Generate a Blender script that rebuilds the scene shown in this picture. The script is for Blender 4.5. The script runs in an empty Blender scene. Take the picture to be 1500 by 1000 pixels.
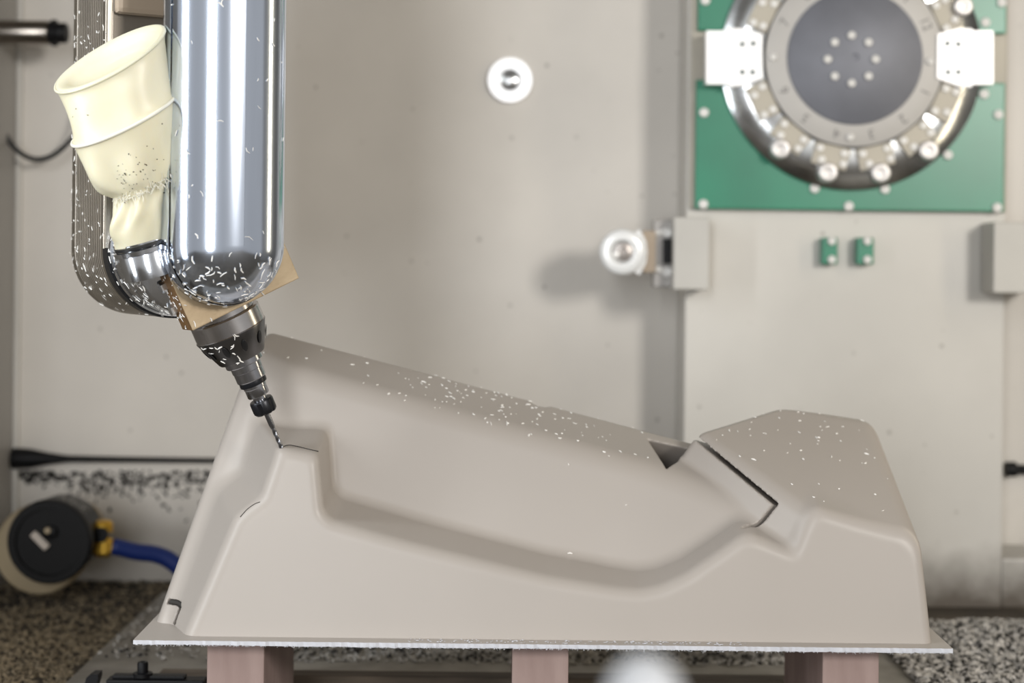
import bpy, bmesh, math, random
import numpy as np
from mathutils import Vector, Matrix

random.seed(7)
rng = np.random.default_rng(7)
S = bpy.context.scene
COL = S.collection
R = math.radians

# ------------------------------------------------------------------ camera
CAMZ, CAMY, FPX, HZ, ROLL = 1.3, -2.5, 2500.0, 390.0, R(0.6)
cd = bpy.data.cameras.new('camera')
cd.sensor_width = 36.0
cd.lens = FPX / 1500 * 36
cd.shift_y = -(500 - HZ) / 1500
cd.clip_start = 0.05
cd.dof.use_dof = True
cd.dof.focus_distance = 2.50
cd.dof.aperture_fstop = 2.3
cam = bpy.data.objects.new('camera', cd)
COL.objects.link(cam)
cam.matrix_world = Matrix.Translation((0, CAMY, CAMZ)) @ Matrix.Rotation(R(90), 4, 'X') @ Matrix.Rotation(ROLL, 4, 'Z')
S.camera = cam

# ------------------------------------------------------------------ world, lamps, exposure
S.view_settings.view_transform = 'Standard'
S.view_settings.look = 'None'
S.view_settings.exposure = 0.0
S.view_settings.gamma = 1.0
w = bpy.data.worlds.new('hall')
S.world = w
w.use_nodes = True
w.node_tree.nodes['Background'].inputs[0].default_value = (1.0, 0.97, 0.93, 1)
w.node_tree.nodes['Background'].inputs[1].default_value = 0.42


def area(name, loc, target, sx, sy, energy, col):
    ld = bpy.data.lights.new(name, 'AREA')
    ld.shape = 'RECTANGLE'
    ld.size, ld.size_y, ld.energy, ld.color = sx, sy, energy, col
    o = bpy.data.objects.new(name, ld)
    COL.objects.link(o)
    o.location = loc
    o.rotation_euler = (Vector(target) - Vector(loc)).to_track_quat('-Z', 'Y').to_euler()
    return o


area('work_lamp_right', (3.0, -4.9, 2.65), (0.3, 1.2, 1.2), 0.9, 0.9, 175, (1.0, 0.96, 0.9))
area('tall_lamp_left', (-1.70, -0.62, 1.7), (-0.4, 0.1, 1.2), 0.30, 2.0, 26, (0.93, 0.97, 1.0))
area('doorway_lamp', (-1.1, -5.6, 2.0), (0.0, 0.6, 1.2), 0.9, 3.0, 130, (0.96, 0.98, 1.0))
area('strip_lamp_right', (1.75, 0.35, 1.75), (-0.4, 0.0, 1.4), 0.14, 1.3, 6, (1.0, 0.86, 0.62))

# ------------------------------------------------------------------ projection helper (pixel at a depth -> point in the machine)
cr, sr = math.cos(ROLL), math.sin(ROLL)


def ray(px, py):
    a, b = px - 750, py - HZ
    x, y = a * cr + b * sr, -a * sr + b * cr
    return np.array([x / FPX, 1.0, -y / FPX])


def P(px, py, Y):
    d = Y - CAMY
    r = ray(px, py)
    return Vector((r[0] * d, Y, CAMZ + r[2] * d))


def pxm(Y):
    return (Y - CAMY) / FPX


# ------------------------------------------------------------------ materials
def mat(name, col, rough=0.5, metal=0.0, var=0.0, vscale=6.0, bump=0.0, bscale=150.0, spec=0.5, stretch=None, col2=None, coat=0.0, sss=0.0):
    m = bpy.data.materials.new(name)
    m.use_nodes = True
    nt = m.node_tree
    b = nt.nodes['Principled BSDF']
    b.inputs['Base Color'].default_value = (*col, 1)
    b.inputs['Roughness'].default_value = rough
    b.inputs['Metallic'].default_value = metal
    b.inputs['Specular IOR Level'].default_value = spec
    if coat:
        b.inputs['Coat Weight'].default_value = coat
        b.inputs['Coat Roughness'].default_value = 0.12
    if sss:
        b.inputs['Subsurface Weight'].default_value = sss
        b.inputs['Subsurface Radius'].default_value = (0.02, 0.015, 0.008)
        b.inputs['Subsurface Scale'].default_value = 1.0
    tc = nt.nodes.new('ShaderNodeTexCoord')
    src = tc.outputs['Object']
    if stretch:
        mp = nt.nodes.new('ShaderNodeMapping')
        mp.inputs['Scale'].default_value = stretch
        nt.links.new(src, mp.inputs[0])
        src = mp.outputs[0]
    if var or col2:
        n = nt.nodes.new('ShaderNodeTexNoise')
        n.inputs['Scale'].default_value = vscale
        n.inputs['Detail'].default_value = 6
        nt.links.new(src, n.inputs['Vector'])
        mx = nt.nodes.new('ShaderNodeMix')
        mx.data_type = 'RGBA'
        mx.inputs[6].default_value = (*[c * (1 - var) for c in col], 1)
        mx.inputs[7].default_value = (*(col2 or [min(1, c * (1 + var)) for c in col]), 1)
        rp = nt.nodes.new('ShaderNodeMapRange')
        rp.inputs[1].default_value, rp.inputs[2].default_value = 0.35, 0.65
        nt.links.new(n.outputs['Fac'], rp.inputs[0])
        nt.links.new(rp.outputs[0], mx.inputs[0])
        nt.links.new(mx.outputs[2], b.inputs['Base Color'])
    if bump:
        n2 = nt.nodes.new('ShaderNodeTexNoise')
        n2.inputs['Scale'].default_value = bscale
        n2.inputs['Detail'].default_value = 4
        nt.links.new(src, n2.inputs['Vector'])
        bp = nt.nodes.new('ShaderNodeBump')
        bp.inputs['Strength'].default_value = bump
        bp.inputs['Distance'].default_value = 0.002
        nt.links.new(n2.outputs['Fac'], bp.inputs['Height'])
        nt.links.new(bp.outputs[0], b.inputs['Normal'])
    return m


def wall_mat(name, col, grime_top=None, grime_col=(0.10, 0.08, 0.06), specks=True):
    """painted steel, blotchy, with dark specks and (optionally) settled grime below a height"""
    m = mat(name, col, 0.42, 0, var=0.07, vscale=2.2)
    nt = m.node_tree
    b = nt.nodes['Principled BSDF']
    cur = b.inputs['Base Color'].links[0].from_socket
    g = nt.nodes.new('ShaderNodeNewGeometry')

    def mixin(cur, fac, colr):
        mx = nt.nodes.new('ShaderNodeMix')
        mx.data_type = 'RGBA'
        nt.links.new(fac, mx.inputs[0])
        nt.links.new(cur, mx.inputs[6])
        mx.inputs[7].default_value = (*colr, 1)
        return mx.outputs[2]

    if specks:
        v = nt.nodes.new('ShaderNodeTexVoronoi')
        v.inputs['Scale'].default_value = 26
        nt.links.new(g.outputs['Position'], v.inputs['Vector'])
        mr = nt.nodes.new('ShaderNodeMapRange')
        mr.inputs[1].default_value, mr.inputs[2].default_value = 0.16, 0.10
        nt.links.new(v.outputs['Distance'], mr.inputs[0])
        sp = nt.nodes.new('ShaderNodeSeparateColor')
        nt.links.new(v.outputs['Color'], sp.inputs[0])
        th = nt.nodes.new('ShaderNodeMapRange')
        th.inputs[1].default_value, th.inputs[2].default_value = 0.72, 1.0
        th.inputs[4].default_value = 0.55
        nt.links.new(sp.outputs[0], th.inputs[0])
        ml = nt.nodes.new('ShaderNodeMath')
        ml.operation = 'MULTIPLY'
        nt.links.new(mr.outputs[0], ml.inputs[0])
        nt.links.new(th.outputs[0], ml.inputs[1])
        cur = mixin(cur, ml.outputs[0], (0.16, 0.14, 0.12))
    if grime_top is not None:
        lo, hi, amt = grime_top
        sx = nt.nodes.new('ShaderNodeSeparateXYZ')
        nt.links.new(g.outputs['Position'], sx.inputs[0])
        n = nt.nodes.new('ShaderNodeTexNoise')
        n.inputs['Scale'].default_value = 18
        n.inputs['Detail'].default_value = 8
        nt.links.new(g.outputs['Position'], n.inputs['Vector'])
        ad = nt.nodes.new('ShaderNodeMath')
        ad.operation = 'MULTIPLY_ADD'
        ad.inputs[1].default_value = 0.10
        nt.links.new(n.outputs['Fac'], ad.inputs[0])
        nt.links.new(sx.outputs['Z'], ad.inputs[2])
        mr = nt.nodes.new('ShaderNodeMapRange')
        mr.inputs[1].default_value, mr.inputs[2].default_value = hi + 0.05, lo + 0.05
        mr.inputs[4].default_value = amt
        nt.links.new(ad.outputs[0], mr.inputs[0])
        cur = mixin(cur, mr.outputs[0], grime_col)
    nt.links.new(cur, b.inputs['Base Color'])
    return m


def floor_mat():
    m = mat('swept_floor', (0.05, 0.041, 0.032), 0.85, 0, col2=(0.11, 0.09, 0.065), vscale=9, bump=0.5, bscale=120)
    return m


M = {
    'wall': wall_mat('beige_steel_wall', (0.64, 0.605, 0.555), (0.56, 0.76, 0.45), (0.20, 0.18, 0.155)),
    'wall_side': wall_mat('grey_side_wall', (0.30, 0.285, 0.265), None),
    'panel': wall_mat('pale_steel_panel', (0.60, 0.58, 0.54), (0.56, 0.70, 0.95), (0.10, 0.082, 0.064)),
    'floor': floor_mat(),
    'table': mat('worn_bed_steel', (0.20, 0.185, 0.16), 0.6, 0.1, col2=(0.30, 0.28, 0.25), vscale=14, bump=0.2),
    'plastic': mat('beige_sheet_plastic', (0.40, 0.364, 0.330), 0.38, 0, var=0.02, vscale=3, bump=0.03, bscale=900, spec=0.35),
    'raw_edge': mat('white_cut_plastic', (0.55, 0.56, 0.60), 0.5, 0),
    'chip_white': mat('white_plastic_swarf', (0.86, 0.84, 0.80), 0.5, 0),
    'chip_tan': mat('tan_plastic_swarf', (0.25, 0.20, 0.13), 0.7, 0, var=0.3, vscale=40),
    'chip_grey': mat('grey_plastic_swarf', (0.42, 0.40, 0.37), 0.7, 0, var=0.3, vscale=40),
    'chip_dark': mat('dark_crumbs', (0.02, 0.018, 0.016), 0.8, 0),
    'kerf': mat('cut_line_slot_shade', (0.03, 0.027, 0.024), 0.8, 0),  # dark colour of the cut lines, also painted shade inside the corner slot
    'chrome': mat('polished_cover_steel', (0.66, 0.74, 0.88), 0.15, 1.0, var=0.12, vscale=9, stretch=(1, 1, 0.12), bump=0.04, bscale=60),
    'drum_steel': mat('polished_drum_steel', (0.66, 0.69, 0.74), 0.16, 1.0, var=0.12, vscale=10, bump=0.04, bscale=50),
    'rib_steel': mat('brushed_rib_steel', (0.50, 0.46, 0.40), 0.34, 1.0, var=0.10, vscale=14),
    'groove': mat('dark_rib_groove', (0.06, 0.055, 0.045), 0.5, 0.6),  # groove floors coloured darker to set off the ribs
    'arm_inner': mat('warm_inner_steel', (0.30, 0.265, 0.22), 0.45, 0.7, var=0.1, vscale=7),
    'black_seal': mat('black_seal', (0.012, 0.012, 0.013), 0.35, 0, spec=0.4),
    'tan_plate': mat('tan_anodised_plate', (0.40, 0.30, 0.185), 0.40, 0.3, col2=(0.52, 0.41, 0.27), vscale=12, bump=0.1),
    'tan_edge': mat('brown_plate_edge', (0.16, 0.085, 0.03), 0.5, 0.2, var=0.25, vscale=20),
    'nose': mat('dark_spindle_steel', (0.20, 0.20, 0.21), 0.28, 1.0, var=0.15, vscale=20),
    'nose_band': mat('turned_spindle_band', (0.52, 0.51, 0.52), 0.22, 1.0, var=0.08, vscale=30),
    'holder': mat('ground_holder_steel', (0.42, 0.43, 0.47), 0.2, 1.0, var=0.12, vscale=30),
    'nut': mat('black_oxide_nut', (0.02, 0.021, 0.025), 0.32, 0.6),
    'cutter': mat('carbide_cutter', (0.30, 0.31, 0.34), 0.22, 1.0),
    'rubber': mat('cream_rubber', (0.72, 0.67, 0.48), 0.36, 0, col2=(0.75, 0.71, 0.54), vscale=9, spec=0.45, bump=0.03, bscale=500, sss=0.25),
    'rubber_rim': mat('pale_rubber_rim', (0.80, 0.78, 0.68), 0.3, 0),
    'bolt': mat('bright_bolt', (0.70, 0.70, 0.70), 0.3, 1.0),
    'roller_steel': mat('roller_steel', (0.55, 0.53, 0.52), 0.38, 0.6),
    'bolt_pale': mat('pale_bolt', (0.80, 0.79, 0.77), 0.35, 0.2),
    'wood': mat('pink_brown_block', (0.27, 0.19, 0.172), 0.65, 0, col2=(0.34, 0.25, 0.228), vscale=10, stretch=(3, 3, 0.5), bump=0.15),
    'dark_wood': mat('dark_board', (0.11, 0.085, 0.062), 0.8, 0, var=0.3, vscale=16, stretch=(0.4, 3, 3), bump=0.3),
    'black': mat('black_paint', (0.005, 0.005, 0.006), 0.5, 0, spec=0.22),
    'black_gloss': mat('black_drum', (0.005, 0.005, 0.0055), 0.4, 0, spec=0.22, bump=0.1),
    'tan_base': mat('tan_base_plastic', (0.42, 0.34, 0.22), 0.5, 0, var=0.1),
    'brass': mat('brass_fitting', (0.75, 0.45, 0.06), 0.4, 0.7),
    'red_white': mat('red_white_ring', (0.75, 0.62, 0.58), 0.5, 0),
    'red': mat('red_mark', (0.5, 0.04, 0.04), 0.5, 0),
    'blue': mat('blue_hose', (0.006, 0.025, 0.16), 0.5, 0, bump=0.1),
    'cable': mat('black_cable', (0.008, 0.009, 0.01), 0.5, 0),
    'rod': mat('dark_polished_rod', (0.30, 0.27, 0.24), 0.25, 1.0),
    'label': mat('cream_label', (0.62, 0.55, 0.48), 0.6, 0),
    'white': mat('white_paint', (0.93, 0.93, 0.93), 0.4, 0),
    'white_bracket': mat('white_bracket_paint', (0.96, 0.96, 0.97), 0.42, 0.3),
    'port_ring': mat('bright_port_ring', (0.96, 0.96, 0.97), 0.36, 0.5),
    'pocket': mat('bracket_hole', (0.18, 0.22, 0.22), 0.6, 0),
    'green': mat('green_plate', (0.006, 0.205, 0.115), 0.33, 0, var=0.10, vscale=5, spec=0.6),
    'ring_polish': mat('polished_ring', (0.75, 0.78, 0.80), 0.2, 1.0, col2=(0.42, 0.42, 0.42), vscale=11),
    'ring_matt': mat('matt_grey_ring', (0.48, 0.465, 0.445), 0.5, 0.1, var=0.04),
    'disc': mat('slate_disc', (0.165, 0.172, 0.20), 0.5, 0.2, var=0.10, vscale=8),
    'grip': mat('tan_grip_block', (0.40, 0.37, 0.31), 0.5, 0.15, var=0.08),
    'engrave': mat('engraved_numeral', (0.20, 0.19, 0.19), 0.6, 0),
    'box_grey': mat('grey_housing', (0.53, 0.515, 0.48), 0.45, 0, var=0.04),
    'mech': mat('grey_mechanism', (0.33, 0.315, 0.30), 0.4, 0.4),
    'roller': mat('white_roller', (0.86, 0.87, 0.87), 0.25, 0.1),
    'roller_core': mat('grey_core', (0.33, 0.30, 0.28), 0.35, 0.6),
    'nozzle': mat('white_nozzle', (0.50, 0.515, 0.54), 0.4, 0),
    'numbra': mat('warm_arm', (0.40, 0.32, 0.24), 0.5, 0.1),
}

# ------------------------------------------------------------------ object helpers
WPOS = {}


def tag(o, label=None, cat=None, group=None, kind=None):
    for k, v in (('label', label), ('category', cat), ('group', group), ('kind', kind)):
        if v:
            o[k] = v
    return o


def empty(name, loc, label, cat, group=None):
    o = bpy.data.objects.new(name, None)
    o.empty_display_size = 0.05
    COL.objects.link(o)
    o.location = loc
    WPOS[o] = Vector(loc)
    return tag(o, label, cat, group)


def mesh(name, verts, faces, m, parent=None, smooth=False, origin=None, edge=None):
    """link ONE mesh object; verts are in world coordinates"""
    V = np.asarray([tuple(v) for v in verts], dtype=float) if not isinstance(verts, np.ndarray) else verts
    if parent is not None:
        base = WPOS[parent]
    elif origin is not None:
        base = Vector(origin)
    else:
        base = Vector(((V[:, 0].min() + V[:, 0].max()) / 2, (V[:, 1].min() + V[:, 1].max()) / 2, V[:, 2].min()))
    V = V - np.array(base)
    me = bpy.data.meshes.new(name)
    me.from_pydata(V.tolist(), [], [tuple(int(i) for i in f) for f in faces])
    me.validate()
    if isinstance(m, (list, tuple)):
        for x in m:
            me.materials.append(x)
    else:
        me.materials.append(m)
    o = bpy.data.objects.new(name, me)
    COL.objects.link(o)
    if parent is not None:
        o.parent = parent
    else:
        o.location = base
    WPOS[o] = Vector(base)
    if smooth:
        me.polygons.foreach_set('use_smooth', [True] * len(me.polygons))
        if smooth != True:
            me.set_sharp_from_angle(angle=R(smooth))
    return o


def place(src, name, parent, mtx):
    """another piece sharing src's mesh; mtx is a world matrix"""
    o = bpy.data.objects.new(name, src)
    COL.objects.link(o)
    if parent is not None:
        o.parent = parent
        mtx = Matrix.Translation(-WPOS[parent]) @ mtx
        o.matrix_basis = mtx
    else:
        o.matrix_basis = mtx
    WPOS[o] = WPOS.get(parent, Vector()) + o.location if parent else o.location.copy()
    return o


class MB:
    """collects shapes in world coordinates"""

    def __init__(self):
        self.v, self.f = [], []

    def add(self, v, f):
        n = len(self.v)
        self.v += [tuple(p) for p in v]
        self.f += [tuple(i + n for i in q) for q in f]
        return self

    def box(self, lo, hi, bevel=0.0, mtx=None):
        bm = bmesh.new()
        c = [(a + b) / 2 for a, b in zip(lo, hi)]
        s = [abs(b - a) for a, b in zip(lo, hi)]
        bmesh.ops.create_cube(bm, size=1, matrix=Matrix.Translation(c) @ Matrix.Diagonal((*s, 1)))
        if bevel:
            bmesh.ops.bevel(bm, geom=bm.edges[:], offset=bevel, segments=2, profile=0.6, affect='EDGES')
        if mtx:
            bm.transform(mtx)
            if mtx.determinant() < 0:
                bmesh.ops.reverse_faces(bm, faces=bm.faces[:])
        bm.verts.index_update()
        self.add([v.co[:] for v in bm.verts], [[v.index for v in f.verts] for f in bm.faces])
        bm.free()
        return self

    def lathe(self, prof, org, axis, n=48, a0=0.0, a1=2 * math.pi, ref=None, caps=True):
        """prof: (radius, height along axis)"""
        axis = Vector(axis).normalized()
        ref = Vector(ref) if ref else (Vector((0, 0, 1)) if abs(axis.z) < 0.9 else Vector((1, 0, 0)))
        e1 = (ref - axis * ref.dot(axis)).normalized()
        e2 = axis.cross(e1)
        org = Vector(org)
        full = abs(a1 - a0 - 2 * math.pi) < 1e-6
        cols = n if full else n + 1
        vs, fs = [], []
        for r, h in prof:
            for k in range(cols):
                a = a0 + (a1 - a0) * k / n
                vs.append(org + axis * h + (e1 * math.cos(a) + e2 * math.sin(a)) * r)
        for i in range(len(prof) - 1):
            for k in range(n):
                k2 = (k + 1) % cols
                fs.append((i * cols + k, i * cols + k2, (i + 1) * cols + k2, (i + 1) * cols + k))
        if caps and full:
            if prof[0][0] > 1e-6:
                fs.append(tuple(range(cols))[::-1])
            if prof[-1][0] > 1e-6:
                fs.append(tuple((len(prof) - 1) * cols + k for k in range(cols)))
        return self.add(vs, fs)

    def tube(self, pts, r, n=10, cap=True):
        pts = [Vector(p) for p in pts]
        rs = r if isinstance(r, (list, tuple)) else [r] * len(pts)
        t0 = (pts[1] - pts[0]).normalized()
        up = Vector((0, 0, 1)) if abs(t0.z) < 0.9 else Vector((1, 0, 0))
        e1 = (up - t0 * up.dot(t0)).normalized()
        vs, fs = [], []
        for i, p in enumerate(pts):
            t = (pts[min(i + 1, len(pts) - 1)] - pts[max(i - 1, 0)]).normalized()
            e1 = (e1 - t * e1.dot(t)).normalized()
            e2 = t.cross(e1)
            for k in range(n):
                a = 2 * math.pi * k / n
                vs.append(p + (e1 * math.cos(a) + e2 * math.sin(a)) * rs[i])
        for i in range(len(pts) - 1):
            for k in range(n):
                fs.append((i * n + k, i * n + (k + 1) % n, (i + 1) * n + (k + 1) % n, (i + 1) * n + k))
        if cap:
            fs.append(tuple(range(n))[::-1])
            fs.append(tuple((len(pts) - 1) * n + k for k in range(n)))
        return self.add(vs, fs)

    def prism(self, poly, axis_vec):
        """closed polygon of world points extruded by axis_vec"""
        poly = [Vector(p) for p in poly]
        n = len(poly)
        av = Vector(axis_vec)
        vs = poly + [p + av for p in poly]
        fs = [tuple(range(n))[::-1], tuple(range(n, 2 * n))]
        for k in range(n):
            fs.append((k, (k + 1) % n, n + (k + 1) % n, n + k))
        return self.add(vs, fs)

    def build(self, name, m, parent=None, smooth=False, origin=None):
        return mesh(name, self.v, self.f, m, parent, smooth, origin)


def spline(pts, n=8):
    """Catmull-Rom through tuples of numbers"""
    A = [np.array(p, dtype=float) for p in pts]
    A = [2 * A[0] - A[1]] + A + [2 * A[-1] - A[-2]]
    out = []
    for i in range(1, len(A) - 2):
        p0, p1, p2, p3 = A[i - 1:i + 3]
        for k in range(n):
            t = k / n
            out.append(0.5 * ((2 * p1) + (p2 - p0) * t + (2 * p0 - 5 * p1 + 4 * p2 - p3) * t * t + (3 * p1 - p0 - 3 * p2 + p3) * t ** 3))
    out.append(A[-2])
    return out


def slivers(name, pts, nrm, lrange, wrange, m, parent=None, lift=0.0006, flat=1.0):
    """curled swarf: one mesh of bent three-sided slivers lying on a surface"""
    pts, nrm = np.asarray(pts, float), np.asarray(nrm, float)
    N = len(pts)
    nrm = nrm / np.linalg.norm(nrm, axis=1, keepdims=True)
    rv = rng.normal(size=(N, 3))
    t = rv - nrm * (rv * nrm).sum(1, keepdims=True) * flat
    t /= np.linalg.norm(t, axis=1, keepdims=True)
    b = np.cross(nrm, t)
    L = rng.uniform(*lrange, N)[:, None] * rng.uniform(0.5, 1, N)[:, None]
    W = rng.uniform(*wrange, N)[:, None]
    bend = rng.uniform(-0.35, 0.35, N)[:, None]
    V = np.zeros((N, 9, 3))
    for j, s in enumerate((-0.5, 0.0, 0.5)):
        c = pts + t * L * s + b * L * bend * (1 - 4 * s * s) * 0.6 + nrm * (lift + W * 0.25)
        wd = W * (1.0 if j == 1 else 0.6)
        V[:, j * 3 + 0] = c + b * wd * 0.5 - nrm * wd * 0.2
        V[:, j * 3 + 1] = c - b * wd * 0.5 - nrm * wd * 0.2
        V[:, j * 3 + 2] = c + nrm * wd * 0.35
    F = []
    for j in range(2):
        for k in range(3):
            F.append((j * 3 + k, j * 3 + (k + 1) % 3, (j + 1) * 3 + (k + 1) % 3, (j + 1) * 3 + k))
    F += [(2, 1, 0), (6, 7, 8)]
    faces = [tuple(i * 9 + q for q in f) for i in range(N) for f in F]
    return mesh(name, V.reshape(-1, 3), faces, m, parent)


def sample(objs, n, weight):
    """random points on the triangles of world-space meshes; weight(center, normal) -> array"""
    C, Nn, T = [], [], []
    for o in objs:
        me = o.data
        me.calc_loop_triangles()
        v = np.empty(len(me.vertices) * 3)
        me.vertices.foreach_get('co', v)
        v = v.reshape(-1, 3) + np.array(WPOS[o])
        t = np.empty(len(me.loop_triangles) * 3, dtype=np.int32)
        me.loop_triangles.foreach_get('vertices', t)
        T.append(v[t.reshape(-1, 3)])
    T = np.concatenate(T)
    cr_ = np.cross(T[:, 1] - T[:, 0], T[:, 2] - T[:, 0])
    ar = np.linalg.norm(cr_, axis=1) + 1e-12
    nn = cr_ / ar[:, None]
    wgt = ar * np.maximum(weight(T.mean(1), nn), 0)
    idx = rng.choice(len(T), n, p=wgt / wgt.sum())
    a, b = rng.random(n), rng.random(n)
    fl = a + b > 1
    a[fl], b[fl] = 1 - a[fl], 1 - b[fl]
    tr = T[idx]
    return tr[:, 0] + (tr[:, 1] - tr[:, 0]) * a[:, None] + (tr[:, 2] - tr[:, 0]) * b[:, None], nn[idx]


# ================================================================== SETTING
WY = 1.5           # back wall
PYF = 1.30         # front of the protruding cabinet panel
FZ = 0.55          # floor level
xl = P(23, 500, WY).x
tag(MB().box((xl - 0.1, WY, FZ - 0.1), (1.95, WY + 0.06, 2.62)).build('wall_back', M['wall']), kind='structure')
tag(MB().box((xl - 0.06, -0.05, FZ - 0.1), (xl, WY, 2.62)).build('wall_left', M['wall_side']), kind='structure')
tag(MB().box((xl, WY - 0.018, FZ), (xl + 0.012, WY, 2.62), 0.003).build('trim_1', M['panel']), kind='structure')
tag(MB().box((-3.2, -3.6, FZ - 0.08), (3.2, WY + 0.06, FZ)).build('floor', M['floor']), kind='structure')
tag(MB().box((xl - 0.06, -1.0, 2.62), (2.0, WY + 0.06, 2.68)).build('unseen_ceiling', M['wall_side']), kind='structure')  # unseen roof, added to block light from above
tag(MB().box((1.95, -0.3, FZ - 0.1), (2.0, WY + 0.06, 2.62)).build('unseen_wall_right', M['wall_side']), kind='structure')  # unseen side wall, added with the roof to darken upward faces
# protruding cabinet panel on the right with a recess beside its lower half
xa, xb = P(1003, 500, PYF).x, P(1470, 600, PYF).x
zs = P(1480, 818, PYF).z
cab = MB().box((xa, PYF, FZ), (xb, WY, 2.6), 0.004)
tag(cab.build('trim_2', M['panel']), kind='structure')
tag(MB().box((xb, PYF + 0.002, FZ), (1.95, WY, zs), 0.006).build('trim_3', M['panel']), kind='structure')
# machine bed plate on the floor
BX0 = -0.766
BZ = FZ + 0.022
tag(MB().box((BX0, -0.2, FZ), (0.66, 1.28, BZ), 0.003).box((0.655, -0.2, FZ), (1.6, 0.96, BZ), 0.003).build('trim_4', M['table']), kind='structure')

# ================================================================== MOULDED PLASTIC COVER (implicit solid, meshed)
Z0 = 0.747
CO = np.array([0.0, CAMY, CAMZ - Z0])


def Q(px, py, Y):
    v = P(px, py, Y)
    return np.array([v.x, v.y, v.z - Z0])


def plane3(a, b, c, toward):
    n = np.cross(b - a, c - a)
    n /= np.linalg.norm(n)
    if n @ np.array(toward) < 0:
        n = -n
    return n, n @ a


def hit(px, py, pl):
    n, d = pl
    r = ray(px, py)
    t = (d - n @ CO) / (n @ r)
    return CO + r * t


def nrmpl(n, p):
    n = np.array(n, float)
    n /= np.linalg.norm(n)
    return n, n @ np.array(p)


TA = math.tan(R(6))
front = nrmpl((0, -1, TA), (0, 0.03, 0))
panel = nrmpl((0, -1, 0.28), (0, 0.108, 0))
ridge = plane3(hit(390, 528, panel), hit(985, 692, panel), Q(385, 480, 0.34), (0, 0, 1))
ridge_r = hit(940, 640, ridge)
rear = nrmpl((0.11, 1, 0.25), Q(385, 480, 0.34))
cb0, cb1 = Q(250, 921, 0.108), hit(384, 608, panel)
cham = plane3(cb0, cb1, cb0 + np.array([-0.033, 0.019, 0.0]), (-1, -1, 0.2))
lb = Q(229, 907, 0.135)
lt = Q(352, 563, 0.25)
left = plane3(lb, lt, lt + np.array([0.10, 1.0, 0]), (-1, 0, 0.2))
tA, tB = Q(1180, 748, 0.06), Q(1345, 775, 0.06)
top = plane3(tA, tB, Q(1255, 609, 0.35), (0, 0, 1))
T1 = hit(1020, 633, top)
facS = plane3(T1, tA, Q(1161, 806, 0.055), (-1, -1, 0.3))
b1, b2 = hit(985, 682, facS), hit(1100, 785, facS)
bowl = plane3(b1, b2, Q(960, 850, 0.139), (-1, -1, 1))
T4, T5, T6 = hit(1115, 592, top), hit(1258, 609, top), hit(1287, 624, top)
diag = nrmpl((-(T4 - T1)[1], (T4 - T1)[0], 0.10), T1)
back_b = nrmpl((-(T5 - T4)[1], (T5 - T4)[0], 0.12), T4)
chmr = nrmpl((-(T6 - T5)[1], (T6 - T5)[0], 0.12), T5)
tBR = hit(1349, 778, front)
right = plane3(Q(1367, 942, 0.03), tBR, T6, (1, 0, 0))

# outline of the front wall, in the plane of that wall
OUT = [(268, 960), (272, 935), (345, 763), (356, 752), (384, 731), (409, 657), (466, 668), (474, 752), (488, 766), (600, 797), (800, 846),
       (900, 863), (938, 866), (968, 860), (1005, 843), (1060, 805), (1085, 787), (1101, 784), (1162, 808), (1186, 752), (1200, 745), (1330, 790), (1345, 960)]
poly = np.array([hit(x, y, front)[[0, 2]] for x, y in OUT])
GX0, GZ0, GS = -0.72, -0.08, 0.002
gx = np.arange(GX0, 0.72, GS)
gz = np.arange(GZ0, 0.52, GS)
GXX, GZZ = np.meshgrid(gx, gz, indexing='ij')
dd = np.full(GXX.shape, 1e9)
ins = np.zeros(GXX.shape, bool)
for i in range(len(poly)):
    a, b = poly[i], poly[(i + 1) % len(poly)]
    e = b - a
    wx, wz = GXX - a[0], GZZ - a[1]
    t = np.clip((wx * e[0] + wz * e[1]) / (e @ e), 0, 1)
    dd = np.minimum(dd, (wx - e[0] * t) ** 2 + (wz - e[1] * t) ** 2)
    c = (a[1] > GZZ) != (b[1] > GZZ)
    with np.errstate(divide='ignore', invalid='ignore'):
        xi = (b[0] - a[0]) * (GZZ - a[1]) / (b[1] - a[1] + 1e-15) + a[0]
    ins ^= c & (GXX < xi)
sd = np.sqrt(dd) * np.where(ins, -1, 1)
kk = np.exp(-0.5 * (np.arange(-9, 10) / 3.0) ** 2)
kk /= kk.sum()
sp_ = np.pad(sd, 9, mode='edge')
sp_ = sum(kk[i] * sp_[i:i + sd.shape[0], :] for i in range(19))
sd = sum(kk[i] * sp_[:, i:i + sd.shape[1]] for i in range(19))


def poly_sd(x, z):
    u = np.clip((x - GX0) / GS, 0, len(gx) - 1.001)
    v = np.clip((z - GZ0) / GS, 0, len(gz) - 1.001)
    i, j = u.astype(int), v.astype(int)
    fu, fv = u - i, v - j
    return (sd[i, j] * (1 - fu) * (1 - fv) + sd[i + 1, j] * fu * (1 - fv) + sd[i, j + 1] * (1 - fu) * fv + sd[i + 1, j + 1] * fu * fv)


def pd(pl, x, y, z):
    n, d = pl
    return n[0] * x + n[1] * y + n[2] * z - d


def smax(a, b, k):
    h = np.maximum(k - np.abs(a - b), 0) / k
    return np.maximum(a, b) + h * h * k * 0.25


def smin(a, b, k):
    return -smax(-a, -b, k)


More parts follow.
